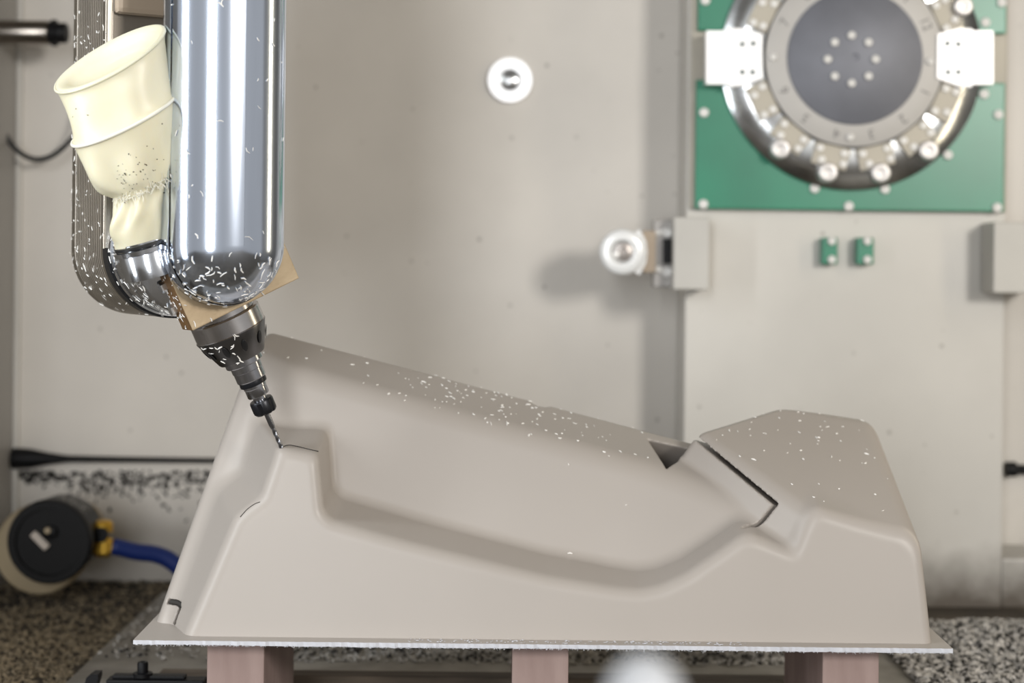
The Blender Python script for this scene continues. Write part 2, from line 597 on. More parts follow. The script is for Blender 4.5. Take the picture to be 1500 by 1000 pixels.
def groove(pl, pts, halfw, depth):
    """distance to a cut that follows pts in plane pl"""
    n, d = pl
    e1 = np.cross([0, 0, 1.0], n)
    e1 /= np.linalg.norm(e1)
    e2 = np.cross(n, e1)
    uv = [np.array([p @ e1, p @ e2]) for p in pts]

    def f(x, y, z):
        u = e1[0] * x + e1[1] * y + e1[2] * z
        v = e2[0] * x + e2[1] * y + e2[2] * z
        dm = np.full(np.shape(x), 1e9)
        for a, b in zip(uv[:-1], uv[1:]):
            e = b - a
            t = np.clip(((u - a[0]) * e[0] + (v - a[1]) * e[1]) / (e @ e), 0, 1)
            dm = np.minimum(dm, np.hypot(u - a[0] - e[0] * t, v - a[1] - e[1] * t))
        wn = np.abs(n[0] * x + n[1] * y + n[2] * z - d)
        return np.maximum(dm - halfw, wn - depth)
    return f


cutA = groove(facS, [hit(1012, 636, facS), hit(1136, 738, facS), hit(1105, 776, facS)], 0.0036, 0.10)
cutB = groove(cham, [hit(247, 880, cham), hit(259, 882, cham), hit(266, 886, cham), hit(268, 893, cham), hit(258, 912, cham)], 0.0042, 0.10)
nA, nB, nC = hit(949, 643, ridge), hit(1018, 659, ridge), hit(976, 685, ridge)
ndir = np.array([0.10, 0.80, -0.60])
ndir /= np.linalg.norm(ndir)


def edgepl(a, b, inside):
    n = np.cross(b - a, ndir)
    n /= np.linalg.norm(n)
    if n @ (inside - a) > 0:
        n = -n
    return n, n @ a


nc = (nA + nB + nC) / 3
notch_pl = [edgepl(nA, nC, nc), edgepl(nC, nB, nc), edgepl(nA, nB, nc)]
hole = hit(792, 590, ridge)


def F(x, y, z):
    f_front = pd(front, x, y, z)
    yf = 0.03 + z * TA
    back = np.maximum(y - yf, 0)
    s = np.clip((-0.29 - x) / 0.07, 0, 1)
    s = s * s * (3 - 2 * s)
    xp = x + 0.40 * back * s
    f_p = pd(panel, x, y, z)
    f1 = np.maximum(poly_sd(xp, z - 0.22 * back), -f_p - 0.03)
    # rear body with the big panel, running into the bowl on the right
    f_r = pd(ridge, x, y, z)
    fb = np.maximum(pd(bowl, x, y, z), x - 0.40)
    f = np.maximum(smin(f_p, fb, 0.08), x - 0.45)
    f = smax(f, f_r, 0.024)
    f = smax(f, pd(cham, x, y, z), 0.018)
    f = smax(f, pd(left, x, y, z), 0.014)
    f = smax(f, pd(rear, x, y, z), 0.016)
    # right block
    f4 = smax(pd(facS, x, y, z), pd(top, x, y, z), 0.018)
    f4 = smax(f4, pd(diag, x, y, z), 0.012)
    f4 = smax(f4, pd(back_b, x, y, z), 0.014)
    f4 = smax(f4, pd(chmr, x, y, z), 0.02)
    f4 = smax(f4, pd(right, x, y, z), 0.03)
    # triangular opening where the ridge dies into the block
    shade_box = np.maximum(np.maximum(f_r + 0.009 + 0.30 * np.maximum(y - 0.26, 0), np.abs(x - 0.28) - 0.08), np.abs(y - 0.32) - 0.11)  # hidden box added behind the opening so its inside stays dark
    f = np.minimum(f, shade_box)
    nt_ = np.maximum(np.maximum(pd(notch_pl[0], x, y, z), pd(notch_pl[1], x, y, z)), np.maximum(pd(notch_pl[2], x, y, z), y - 0.42))
    f = smax(f, -nt_, 0.004)
    f = smin(f, f4, 0.007)
    f = smin(f, f1, 0.012)
    f = smax(f, f_front, 0.018)
    f = smax(f, 0.016 - np.sqrt((x - hole[0]) ** 2 + (y - hole[1] - 0.004) ** 2 + (z - hole[2]) ** 2), 0.004)
    f = np.maximum(f, -cutA(x, y, z))
    f = np.maximum(f, -cutB(x, y, z))
    return f


def march(px, py):
    """first point of the cover along the ray of a pixel, and its normal"""
    r = ray(px, py)
    r = r / np.linalg.norm(r)
    t = 2.45
    p = CO + r * t
    for _ in range(160):
        p = CO + r * t
        v = float(F(np.array([p[0]]), np.array([p[1]]), np.array([p[2]]))[0])
        if abs(v) < 2e-4:
            break
        t += v * 0.7
        if t > 3.4:
            return None, None
    e = 1e-3
    g = np.array([float((F(np.array([p[0] + a]), np.array([p[1] + b]), np.array([p[2] + c])) - F(np.array([p[0] - a]), np.array([p[1] - b]), np.array([p[2] - c])))[0])
                  for a, b, c in ((e, 0, 0), (0, e, 0), (0, 0, e))])
    g /= np.linalg.norm(g) + 1e-9
    return p + np.array([0, 0, Z0]), g


# surface nets on a block-sparse grid
H = 0.0028
LO = np.array([-0.62, 0.005, -0.003])
NX, NY, NZ = 464, 160, 176
vals = np.full((NX, NY, NZ), 0.1, np.float32)
BS = 16
for bi in range(0, NX, BS):
    for bj in range(0, NY, BS):
        ck = np.arange(0, NZ, BS)
        cx = LO[0] + (bi + BS / 2) * H
        cy = LO[1] + (bj + BS / 2) * H
        cz = LO[2] + (ck + BS / 2) * H
        fc = F(np.full(len(ck), cx), np.full(len(ck), cy), cz)
        for k0, v in zip(ck, fc):
            sl = (slice(bi, bi + BS), slice(bj, bj + BS), slice(k0, k0 + BS))
            if abs(v) > BS * H * 1.0 + 0.012:
                vals[sl] = v
            else:
                X, Y, Zg = np.meshgrid(LO[0] + (bi + np.arange(BS)) * H, LO[1] + (bj + np.arange(BS)) * H, LO[2] + (k0 + np.arange(BS)) * H, indexing='ij')
                vals[sl] = F(X, Y, Zg)
sg = vals < 0
cell = np.zeros((NX - 1, NY - 1, NZ - 1), np.int8)
for a in (0, 1):
    for b in (0, 1):
        for c in (0, 1):
            cell += sg[a:NX - 1 + a, b:NY - 1 + b, c:NZ - 1 + c]
act = (cell > 0) & (cell < 8)
ids = np.full(act.shape, -1, np.int64)
ai = np.argwhere(act)
ids[act] = np.arange(len(ai))
acc = np.zeros((len(ai), 3))
cnt = np.zeros(len(ai))
offs = [(0, 0, 0), (1, 0, 0), (0, 1, 0), (1, 1, 0), (0, 0, 1), (1, 0, 1), (0, 1, 1), (1, 1, 1)]
for i in range(8):
    for j in range(i + 1, 8):
        dlt = np.abs(np.subtract(offs[i], offs[j]))
        if dlt.sum() != 1:
            continue
        va = vals[tuple((ai + offs[i]).T)]
        vb = vals[tuple((ai + offs[j]).T)]
        cx = (va < 0) != (vb < 0)
        t = np.where(cx, va / np.where(cx, va - vb, 1), 0)
        pt = np.array(offs[i]) + t[:, None] * np.subtract(offs[j], offs[i])
        acc[cx] += pt[cx]
        cnt[cx] += 1
BV = LO + (ai + acc / cnt[:, None]) * H
for _ in range(2):
    e = 5e-4
    x, y, z = BV.T
    f0 = F(x, y, z)
    g = np.stack([F(x + e, y, z) - F(x - e, y, z), F(x, y + e, z) - F(x, y - e, z), F(x, y, z + e) - F(x, y, z - e)], 1) / (2 * e)
    g2 = np.maximum((g * g).sum(1), 0.25)
    st = np.clip(f0 / g2, -H * 0.4, H * 0.4)
    BV -= g * st[:, None]
quads = []
for ax in range(3):
    o1, o2 = [(1, 2), (2, 0), (0, 1)][ax]
    s1 = [slice(1, -1)] * 3
    s1[ax] = slice(0, -1)
    s2 = [slice(1, -1)] * 3
    s2[ax] = slice(1, None)
    A_, B_ = sg[tuple(s1)], sg[tuple(s2)]
    for flip in (False, True):
        loc = np.argwhere((A_ & ~B_) if not flip else (~A_ & B_))
        for q in (o1, o2):
            loc[:, q] += 1
        d1 = np.zeros(3, int)
        d1[o1] = 1
        d2 = np.zeros(3, int)
        d2[o2] = 1
        q0, q1, q2, q3 = ids[tuple((loc - d1 - d2).T)], ids[tuple((loc - d2).T)], ids[tuple(loc.T)], ids[tuple((loc - d1).T)]
        qd = np.stack([q0, q1, q2, q3] if not flip else [q3, q2, q1, q0], 1)
        quads.append(qd[(qd >= 0).all(1)])
quads = np.concatenate(quads)
keep = BV[quads][:, :, 2].max(1) > 0.0005
quads = quads[keep]
used = np.unique(quads)
rm = np.full(len(BV), -1)
rm[used] = np.arange(len(used))
BV, quads = BV[used], rm[quads]

cover = empty('plastic_cover', (0.03, 0.2, Z0 - 0.006), 'beige vacuum-formed plastic cover being trimmed on three wooden blocks', 'cover')
bme = bpy.data.meshes.new('shell')
VL = BV + np.array([0, 0, Z0]) - np.array(WPOS[cover])
bme.vertices.add(len(VL))
bme.vertices.foreach_set('co', VL.astype(np.float32).ravel())
bme.loops.add(len(quads) * 4)
bme.loops.foreach_set('vertex_index', quads.astype(np.int32).ravel())
bme.polygons.add(len(quads))
bme.polygons.foreach_set('loop_start', np.arange(0, len(quads) * 4, 4, dtype=np.int32))
bme.polygons.foreach_set('use_smooth', np.ones(len(quads), bool))
bme.update(calc_edges=True)
bme.validate()
bme.set_sharp_from_angle(angle=R(50))
bme.materials.append(M['plastic'])
shell = bpy.data.objects.new('shell', bme)
COL.objects.link(shell)
shell.parent = cover
WPOS[shell] = WPOS[cover].copy()

# trimmed flange under the shell: slightly uneven sawn edge
fx0, fx1 = P(195, 940, 0).x, P(1396, 952, 0).x
nseg = 260
fv, ff = [], []
for i in range(nseg + 1):
    x = fx0 + (fx1 - fx0) * i / nseg
    j = rng.normal(0, 0.0006)
    dz = 0.0005 * math.sin(x * 9) + rng.normal(0, 0.00025)
    fv += [(x, 0.0 + j, Z0), (x, 0.0 + j + rng.normal(0, 0.0004), Z0 - 0.0065 + dz), (x + 0.01 * (i / nseg - 0.5), 0.44, Z0 - 0.0065), (x + 0.01 * (i / nseg - 0.5), 0.44, Z0)]
for i in range(nseg):
    a, b = i * 4, i * 4 + 4
    for k in range(4):
        ff.append((a + k, b + k, b + (k + 1) % 4, a + (k + 1) % 4))
ff += [(0, 1, 2, 3), (nseg * 4 + 3, nseg * 4 + 2, nseg * 4 + 1, nseg * 4)]
fl = mesh('flange', fv, ff, [M['plastic'], M['raw_edge']], cover)
fl.data.polygons.foreach_set('material_index', [1 if (i < nseg * 4 and i % 4 == 0) else 0 for i in range(len(ff))])
# frayed burr along the sawn edge
nb = 700
bx = rng.uniform(fx0, fx1, nb)
bp = np.stack([bx, rng.normal(-0.001, 0.0008, nb), Z0 - 0.0062 + rng.normal(0, 0.0008, nb)], 1)
bn = np.tile([0, -1.0, -0.3], (nb, 1))
tag(slivers('burr_fringe', bp, bn, (0.0015, 0.0045), (0.0004, 0.001), M['raw_edge'], cover, flat=0.6), label='white frayed burr along the sawn edge', kind='stuff')
nb = 160
bp = np.stack([rng.uniform(fx0 + 0.4, fx1 - 0.3, nb), rng.uniform(0.004, 0.024, nb), np.full(nb, Z0)], 1)
tag(slivers('edge_swarf', bp, np.tile([0, 0, 1.0], (nb, 1)), (0.002, 0.006), (0.0008, 0.002), M['raw_edge'], cover), kind='stuff')


def surf_line(name, pix, rad):
    pts = []
    for px, py in pix:
        p, n = march(px, py)
        if p is not None:
            pts.append(p + n * rad * 0.2)
    if len(pts) > 1:
        return MB().tube(pts, rad, 6).build(name, M['kerf'], cover)


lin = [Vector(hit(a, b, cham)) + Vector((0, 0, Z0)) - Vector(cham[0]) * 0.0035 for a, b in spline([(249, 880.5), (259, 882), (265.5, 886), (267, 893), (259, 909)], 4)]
MB().tube(lin, 0.0041, 8).build('slot_shade_tube', M['kerf'], cover, 50)  # black tube laid in the slot in place of the shade inside it
surf_line('cut_line', [(x, y) for x, y in spline([(413, 654.5), (423, 652), (436, 654), (450, 657.5), (466, 661)], 6)], 0.0008)
surf_line('cut_line', [(x, y) for x, y in spline([(352, 757), (362, 746), (373, 738), (381, 735)], 6)], 0.0006)

# ================================================================== WOODEN BLOCKS, RAIL, CLAMP, NOZZLE
for (x0, x1, name_, lab) in ((303, 387, 'support_block', 'pinkish wooden block under the slotted corner of the cover'),
                             (750, 833, 'support_block', 'pinkish wooden block under the middle of the cover'),
                             (1205, 1288, 'support_block', 'pinkish wooden block under the raised end of the cover')):
    a, b = P(x0, 960, 0.05).x, P(x1, 960, 0.05).x
    o = MB().box((a, 0.05, BZ), (b, 0.405, Z0 - 0.0078), 0.003).build(name_, M['wood'])
    tag(o, lab, 'block', 'wooden support blocks')

zb = P(600, 991, 0.42).z
o = MB().box((-0.60, 0.42, BZ), (0.62, 0.465, zb), 0.004).build('board', M['dark_wood'])
tag(o, 'dark wooden board lying on the bed behind the pink blocks', 'board')

cy = 0.30
cl = empty('clamp', P(215, 1000, cy) * 1.0, 'black steel clamp with a knob beside the slotted corner block', 'clamp')
zc0 = P(215, 993, cy).z
MB().box((P(158, 990, cy).x, cy - 0.015, zc0 - 0.03), (P(301, 990, cy).x, cy + 0.02, zc0), 0.003).build('bar', M['black'], cl)
MB().box((P(166, 990, cy).x, cy - 0.009, zc0), (P(272, 990, cy).x, cy + 0.012, zc0 + 0.006), 0.002).build('slide', M['black'], cl)
MB().lathe([(0.016, 0), (0.016, 0.006), (0.009, 0.007), (0.009, 0.022), (0.0075, 0.024), (0.004, 0.024), (0.004, 0.018), (0, 0.018)],
           P(209, 993, cy) + Vector((0, 0, 0.003)), (0, 0, 1), 20).build('knob', M['black'], cl, 40)
j = MB()
jp = [P(126, 1000, cy), P(129, 990, cy), P(136, 985, cy), P(146, 985, cy), P(146, 992, cy), P(140, 1012, cy), P(128, 1012, cy)]
j.prism([p - Vector((0, 0.012, 0)) for p in jp], (0, 0.03, 0))
j.build('jaw', M['black'], cl)
MB().box((P(130, 990, cy).x, cy - 0.012, BZ), (P(290, 990, cy).x, cy + 0.016, zc0 - 0.03), 0.002).build('foot', M['black'], cl)

ny = -1.62
nzl = empty('nozzle_post', (P(945, 900, ny).x, ny, FZ), 'white round-topped nozzle standing close in front, badly out of focus', 'nozzle')
ntop = P(945, 958, ny).z
rr = 62 * pxm(ny)
MB().lathe([(rr * 1.5, 0), (rr * 1.5, 0.02), (rr * 0.8, 0.03), (rr * 0.8, ntop - FZ - 0.12)], (nzl.location.x, ny, FZ), (0, 0, 1), 32).build('post', M['nozzle'], nzl, 40)
MB().lathe([(rr * 0.8, 0)] + [(rr, 0.005), (rr, 0.09)] + [(rr * math.cos(a), 0.09 + 0.03 * math.sin(a)) for a in np.linspace(0, math.pi / 2, 10)],
           (nzl.location.x, ny, ntop - 0.12), (0, 0, 1), 32).build('cap', M['nozzle'], nzl, 40)

# ================================================================== MILLING HEAD
TH, BE = R(30), R(25)
aX = Vector((math.sin(TH), -math.cos(TH), 0))            # fork axis, towards the front cover
wX = Vector((math.cos(TH), math.sin(TH), 0))             # across the fork
zX = Vector((0, 0, 1))
uX = wX * (-math.sin(BE)) + zX * math.cos(BE)            # spindle axis, upwards
vX = wX * math.cos(BE) + zX * math.sin(BE)
tip_p, tip_n = march(412, 655)
TIP = Vector(tip_p) + Vector((0, 0, 0.0005))
PIV = TIP + uX * 0.331
head = empty('milling_head', PIV, 'polished steel five-axis milling head with cream rubber boot', 'milling head')
TOPZ = P(300, -260, 0).z


def stadium(prof, R_, cen, ztop, closed_front=False, n=40):
    """surface swept along the outline of an arm that hangs down with a round end; prof: (inset, t along aX)"""
    cen = Vector(cen)
    vs, fs = [], []
    rows = n + 1 + 2 * 14
    for ins_, t in prof:
        r = R_ - ins_
        row = []
        for k in range(14):
            zz = ztop + (cen.z - ztop) * k / 14
            row.append(cen + wX * (-r) + aX * t + zX * (zz - cen.z))
        for k in range(n + 1):
            a = math.pi + math.pi * k / n
            row.append(cen + wX * (r * math.cos(a)) + zX * (r * math.sin(a)) + aX * t)
        for k in range(14):
            zz = cen.z + (ztop - cen.z) * (k + 1) / 14
            row.append(cen + wX * r + aX * t + zX * (zz - cen.z))
        vs += row
    up = prof[-1][1] > prof[0][1]
    for i in range(len(prof) - 1):
        for k in range(rows - 1):
            q_ = (i * rows + k, i * rows + k + 1, (i + 1) * rows + k + 1, (i + 1) * rows + k)
            fs.append(q_ if up else q_[::-1])
    if closed_front:
        fs.append(tuple(range(rows)))
        fs.append(tuple((len(prof) - 1) * rows + k for k in range(rows))[::-1])
    return vs, fs


# front cover: rim, seam and a domed polished skin
cF = PIV + aX * 0.085 + Vector((0.0165, 0, 0.001))
RC, HC = 0.0850, 0.070
prof = [(0.004, -0.034), (0.001, -0.033), (0.0, -0.030), (0.0, -0.003), (0.0012, 0.0)]
v, f = stadium(prof, RC + 0.001, cF, TOPZ)
rim = mesh('cover_rim', v, f, M['chrome'], head, 60)
prof = [(RC * (1 - math.cos(p)) + 0.0015, HC * math.sin(p)) for p in np.linspace(0, math.pi / 2, 26)]
prof = [(0.002, -0.004)] + prof[:-1] + [(RC - 1e-4, HC)]
v, f = stadium(prof, RC, cF, TOPZ, n=64)
skin = mesh('front_cover', v, f, M['chrome'], head, 60)
v, f = stadium([(0.006, -0.004), (0.006, -0.018)], RC, cF, TOPZ, True)
mesh('cover_core', v, f, M['black_seal'], head)

# rear arm with machined ribs running round its edge
cR = PIV - aX * 0.098 + Vector((-0.004, 0, -0.004))
RA = 0.103
prof = [(0.006, 0.0), (0.001, -0.002)]
nr = 15
for k in range(nr):
    t0 = -0.006 - k * 0.0095
    prof += [(0.0, t0), (0.0, t0 - 0.0055), (0.003, t0 - 0.0062), (0.003, t0 - 0.0088)]
prof += [(0.0, -0.150), (0.0, -0.168), (0.004, -0.172)]
v, f = stadium(prof, RA, cR, TOPZ, True)
arm = mesh('rear_arm', v, f, [M['rib_steel'], M['groove']], head, 30)
rows_ = 40 + 1 + 28
arm.data.polygons.foreach_set('material_index', [1 if (i < (len(prof) - 1) * (rows_ - 1) and prof[i // (rows_ - 1)][0] > 0.0029 and prof[i // (rows_ - 1) + 1][0] > 0.0029 and i // (rows_ - 1) > 1 and prof[i // (rows_ - 1)][1] > -0.155) else 0 for i in range(len(f))])
# recessed inner face
xi0 = -RA + 0.012
zA, zB = P(160, 22, 0.05).z, P(160, 330, 0.05).z


def slab(mb, w0, w1, z0, z1, t0, t1, org, bev=0.003):
    mtx = Matrix((( wX.x, aX.x, 0, org.x), (wX.y, aX.y, 0, org.y), (0, 0, 1, 0), (0, 0, 0, 1)))
    return mb.box((w0, t0, z0), (w1, t1, z1), bev, mtx)


slab(MB(), -RA + 0.002, -RA + 0.010, cR.z, TOPZ, -0.001, 0.004, cR, 0.001).build('arm_lip', M['rib_steel'], head)
slab(MB(), xi0, RA - 0.01, cR.z - 0.02, zA + 0.004, 0.0, 0.002, cR, 0.0).build('arm_pocket', M['arm_inner'], head)
slab(MB(), xi0, RA - 0.01, zA, TOPZ, 0.0, 0.022, cR, 0.008).build('cross_member', M['numbra'], head)
# head block far above that carries both arms (out of the picture)
slab(MB(), -0.13, 0.13, TOPZ, TOPZ + 0.16, -0.25, 0.17, PIV, 0.01).build('yoke', M['rib_steel'], head)
MB().lathe([(0.11, 0), (0.11, 0.5)], (PIV.x, PIV.y, TOPZ + 0.16), zX, 40).build('column', M['rib_steel'], head, 40)

# seal ring (lower half) and polished drum
sr_ = MB()
for rr_, t0, t1 in ((0.1035, 0.0, 0.022),):
    sr_.lathe([(0.088, t0), (rr_, t0), (rr_, t1), (0.088, t1), (0.088, t0)], cR + aX * 0.0, aX, 48, R(90), R(270), ref=zX)
sr_.build('seal_ring', M['black_seal'], head, 40)
dp = [(0.0, 0.0), (0.0985, 0.0), (0.0985, 0.022), (0.1005, 0.023), (0.1005, 0.029), (0.0985, 0.031), (0.0985, 0.062), (0.0965, 0.064), (0.0965, 0.086), (0.0985, 0.088), (0.0985, 0.118), (0.094, 0.121), (0.0, 0.121)]
drum = MB().lathe(dp, cR, aX, 96, ref=zX).build('drum', M['drum_steel'], head, 35)

# tan mounting plate in front of the drum, square to the spindle
pm = Matrix(((vX.x, aX.x, uX.x, PIV.x), (vX.y, aX.y, uX.y, PIV.y), (vX.z, aX.z, uX.z, PIV.z), (0, 0, 0, 1)))
pl_ = MB().box((-0.072, 0.018, -0.1), (0.108, 0.062, 0.012), 0.0015, pm).build('mounting_plate', [M['tan_plate'], M['tan_edge']], head)
for p_ in pl_.data.polygons:
    if p_.normal.dot(vX) < -0.7:
        p_.material_index = 1
bolt_me = MB().lathe([(0.0, 0.007), (0.0035, 0.007), (0.0065, 0.0065), (0.007, 0.005), (0.007, 0.0), (0.0, 0.0)], (0, 0, 0), (0, 0, 1), 6).build('bolt_pattern', M['bolt'])
hexm = bolt_me.data
bpy.data.objects.remove(bolt_me)
for s in (-0.030, -0.066):
    place(hexm, 'bolt', head, pm @ Matrix.Translation((-0.072, 0.026, s)) @ Matrix.Rotation(R(-90), 4, 'Y') @ Matrix.Scale(1.25, 4))

# spindle nose
nb0 = TIP + uX * 0.150
nose = MB().lathe([(0.0, 0.0), (0.030, 0.0), (0.0350, 0.001), (0.0365, 0.003), (0.0545, 0.044), (0.0545, 0.045)], nb0, uX, 64).build('spindle_nose', M['nose'], head, 30)
MB().lathe([(0.0545, 0.045), (0.0535, 0.046), (0.0535, 0.069), (0.052, 0.071), (0.048, 0.072), (0.048, 0.12), (0.0, 0.12)], nb0, uX, 64, caps=False).build('nose_band', M['nose_band'], head, 30)
sl_me = MB()
sl_me.lathe([(0.0, -0.001)] + [(0.0045 * math.cos(a), 0.0012 * math.sin(a)) for a in np.linspace(0, math.pi / 2, 5)], (0, 0, 0), (0, 0, 1), 16)
tmp = sl_me.build('slot_pattern', M['black_seal'])
slm = tmp.data
bpy.data.objects.remove(tmp)
e1 = (vX - uX * vX.dot(uX)).normalized()
e2 = uX.cross(e1)
cs = math.atan2(0.018, 0.041)
for k in range(10):
    a = 2 * math.pi * (k + 0.35) / 10
    rd = e1 * math.cos(a) + e2 * math.sin(a)
    nrm_ = (rd * math.cos(cs) - uX * math.sin(cs)).normalized()
    upv = (uX * math.cos(cs) + rd * math.sin(cs)).normalized()
    sd_ = upv.cross(nrm_)
    pos = nb0 + uX * 0.025 + rd * 0.0463
    mm = Matrix(((sd_.x, upv.x, nrm_.x, pos.x), (sd_.y, upv.y, nrm_.y, pos.y), (sd_.z, upv.z, nrm_.z, pos.z), (0, 0, 0, 1)))
    place(slm, 'slot', nose, mm @ Matrix.Diagonal((1, 2.3, 1, 1)))

# tool holder: a thing of its own clamped in the spindle
tool = empty('tool_holder', TIP, 'stepped steel tool holder with black collet nut and thin spiral cutter', 'tool')
MB().lathe([(0.0, 0.150), (0.029, 0.150), (0.029, 0.1425), (0.0275, 0.141), (0.0235, 0.141), (0.0235, 0.131), (0.0225, 0.130), (0.0225, 0.116), (0.0215, 0.1145), (0.019, 0.114)][::-1] , TIP, uX, 48, caps=False).build('taper_collar', M['holder'], tool, 30)
MB().lathe([(0.018, 0.106), (0.0205, 0.1065), (0.021, 0.1095), (0.0205, 0.114), (0.018, 0.1145)], TIP, uX, 48, caps=False).build('groove_ring', M['nut'], tool, 40)
MB().lathe([(0.0, 0.080), (0.0105, 0.080), (0.0105, 0.0865), (0.016, 0.0875), (0.0168, 0.089), (0.0168, 0.101), (0.0175, 0.102), (0.0175, 0.107)], TIP, uX, 40, caps=False).build('body', M['holder'], tool, 30)
nutm = MB()
npf = [(0.0, 0.058), (0.010, 0.058), (0.0155, 0.0585), (0.0175, 0.061), (0.018, 0.064), (0.018, 0.078), (0.0168, 0.0805), (0.010, 0.081)]
nut = nutm.lathe(npf, TIP, uX, 48, caps=False)
# six wrench notches round the nut
vv = []
for q in nutm.v:
    d_ = Vector(q) - TIP
    h = d_.dot(uX)
    rd = d_ - uX * h
    r_ = rd.length
    if r_ > 0.014 and h < 0.074:
        ang = math.atan2(rd.dot(e2), rd.dot(e1))
        if math.cos(6 * ang + 0.6) > 0.55:
            rd = rd * ((r_ - 0.0022) / r_)
    vv.append(TIP + uX * h + rd)
nutm.v = [tuple(q) for q in vv]
nutm.build('collet_nut', M['nut'], tool, 30)
cm = MB().lathe([(0.0044, 0.060), (0.0044, 0.038), (0.0034, 0.032), (0.0, 0.032)][::-1], TIP, uX, 20)
cm.build('shank', M['cutter'], tool, 40)
fvv, fff = [], []
NL, NA = 46, 20
for i in range(NL):
    h = -0.001 + 0.034 * i / (NL - 1)
    for k in range(NA):
        a = 2 * math.pi * k / NA
        r_ = 0.0035 * (0.68 + 0.32 * abs(math.cos(a)) ** 0.6)
        aa = a + h * 260
        fvv.append(TIP + uX * h + (e1 * math.cos(aa) + e2 * math.sin(aa)) * r_)
for i in range(NL - 1):
    for k in range(NA):
        fff.append((i * NA + k, i * NA + (k + 1) % NA, (i + 1) * NA + (k + 1) % NA, (i + 1) * NA + k))
fff.append(tuple(range(NA))[::-1])
mesh('cutter', fvv, fff, M['cutter'], tool, 30)

# hose neck and cream boot
NKY = PIV.y - 0.055


def ring_pts(cx, cy_, half, tilt, minor, gam, Y, n=64, wob=0.0, ph=0.0, waves=5):
    c = P(cx, cy_, Y)
    m_ = Vector((math.cos(tilt), 0, math.sin(tilt)))
    dn = Vector((-math.sin(tilt) * math.sin(gam), math.cos(gam), math.cos(tilt) * math.sin(gam)))
    s = pxm(Y)
    out = []
    for k in range(n):
        a = 2 * math.pi * k / n
        q = 1 + wob * (math.sin(waves * a + ph) + 0.5 * math.sin((waves + 3) * a - 1.7 * ph)) * 0.5
        out.append(c + m_ * (half * s * q * math.cos(a)) + dn * (half * minor * s * q * math.sin(a)))
    return out


def loft(rings, cap0=False, cap1=False):
    n = len(rings[0])
    vs = [p for r_ in rings for p in r_]
    fs = []
    for i in range(len(rings) - 1):
        for k in range(n):
            fs.append((i * n + k, i * n + (k + 1) % n, (i + 1) * n + (k + 1) % n, (i + 1) * n + k))
    if cap0:
        fs.append(tuple(range(n))[::-1])
    if cap1:
        fs.append(tuple((len(rings) - 1) * n + k for k in range(n)))
    return vs, fs


D = R
# cx, cy, half, tilt, minor, gamma, Y, wobble, phase
segs = [
    [(213, 356, 45, D(15), 0.9, D(17), NKY, 0.0, 0), (211, 343, 46, D(16), 0.9, D(17), NKY - 0.004, 0.01, 1), (208, 325, 49, D(18), 0.85, D(17), NKY - 0.012, 0.10, 1.5),
     (207, 303, 47, D(22), 0.85, D(20), NKY - 0.022, 0.20, 2.2), (209, 282, 44, D(25), 0.8, D(20), NKY - 0.03, 0.20, 3.0), (212, 268, 46, D(25), 0.8, D(20), NKY - 0.034, 0.16, 3.3)],
    [(212, 268, 46, D(25), 0.8, D(20), NKY - 0.034, 0.16, 3.3), (203, 252, 60, D(25), 0.75, D(22), NKY - 0.038, 0.20, 3.0), (195, 230, 70, D(26), 0.72, D(23), NKY - 0.042, 0.13, 2.6),
     (188, 200, 78, D(26), 0.70, D(23), NKY - 0.046, 0.03, 2.2), (182, 174, 83, D(26), 0.70, D(24), NKY - 0.050, 0.0, 2)],
    [(182, 174, 83, D(26), 0.70, D(24), NKY - 0.050, 0.0, 2), (180, 168, 81, D(26.5), 0.70, D(24), NKY - 0.050, 0.0, 2), (176, 150, 81, D(27), 0.70, D(27), NKY - 0.051, 0.02, 1.2),
     (170, 122, 84, D(28), 0.70, D(27), NKY - 0.052, 0.02, 0.8), (164, 97, 88, D(29), 0.70, D(32), NKY - 0.053, 0.0, 0.5), (161, 87, 91, D(29), 0.70, D(32), NKY - 0.053, 0.0, 0.5)],
]
rings = []
for sg_ in segs:
    for q in spline(sg_, 6):
        rings.append(ring_pts(q[0], q[1], q[2], q[3], q[4], q[5], q[6], wob=q[7], ph=q[8]))
v, f = loft(rings)
boot = mesh('rubber_boot', v, f, M['rubber'], head, 70)
# top fold of the boot turns in and runs back down
top_seg = [(161, 87, 91, D(29), 0.70, D(32), NKY - 0.053), (161, 83, 88, D(29), 0.70, D(32), NKY - 0.053), (164, 85, 78, D(29), 0.68, D(32), NKY - 0.053), (168, 92, 66, D(29), 0.6, D(32), NKY - 0.05), (172, 98, 40, D(29), 0.5, D(32), NKY - 0.045)]
v, f = loft([ring_pts(*q) for q in spline(top_seg, 4)], cap1=True)
mesh('boot_top_fold', v, f, M['rubber'], head, 70)
# raised pale bead on the crease
q = (182, 174, 84.5, D(26), 0.71, D(24), NKY - 0.050)
MB().tube(ring_pts(*q) + ring_pts(*q)[:1], 0.0026, 8, False).build('crease_bead', M['rubber_rim'], head, True)
q = (161, 86.5, 91, D(29), 0.70, D(32), NKY - 0.053)
MB().tube(ring_pts(*q) + ring_pts(*q)[:1], 0.0022, 8, False).build('fold_bead', M['rubber'], head, True)
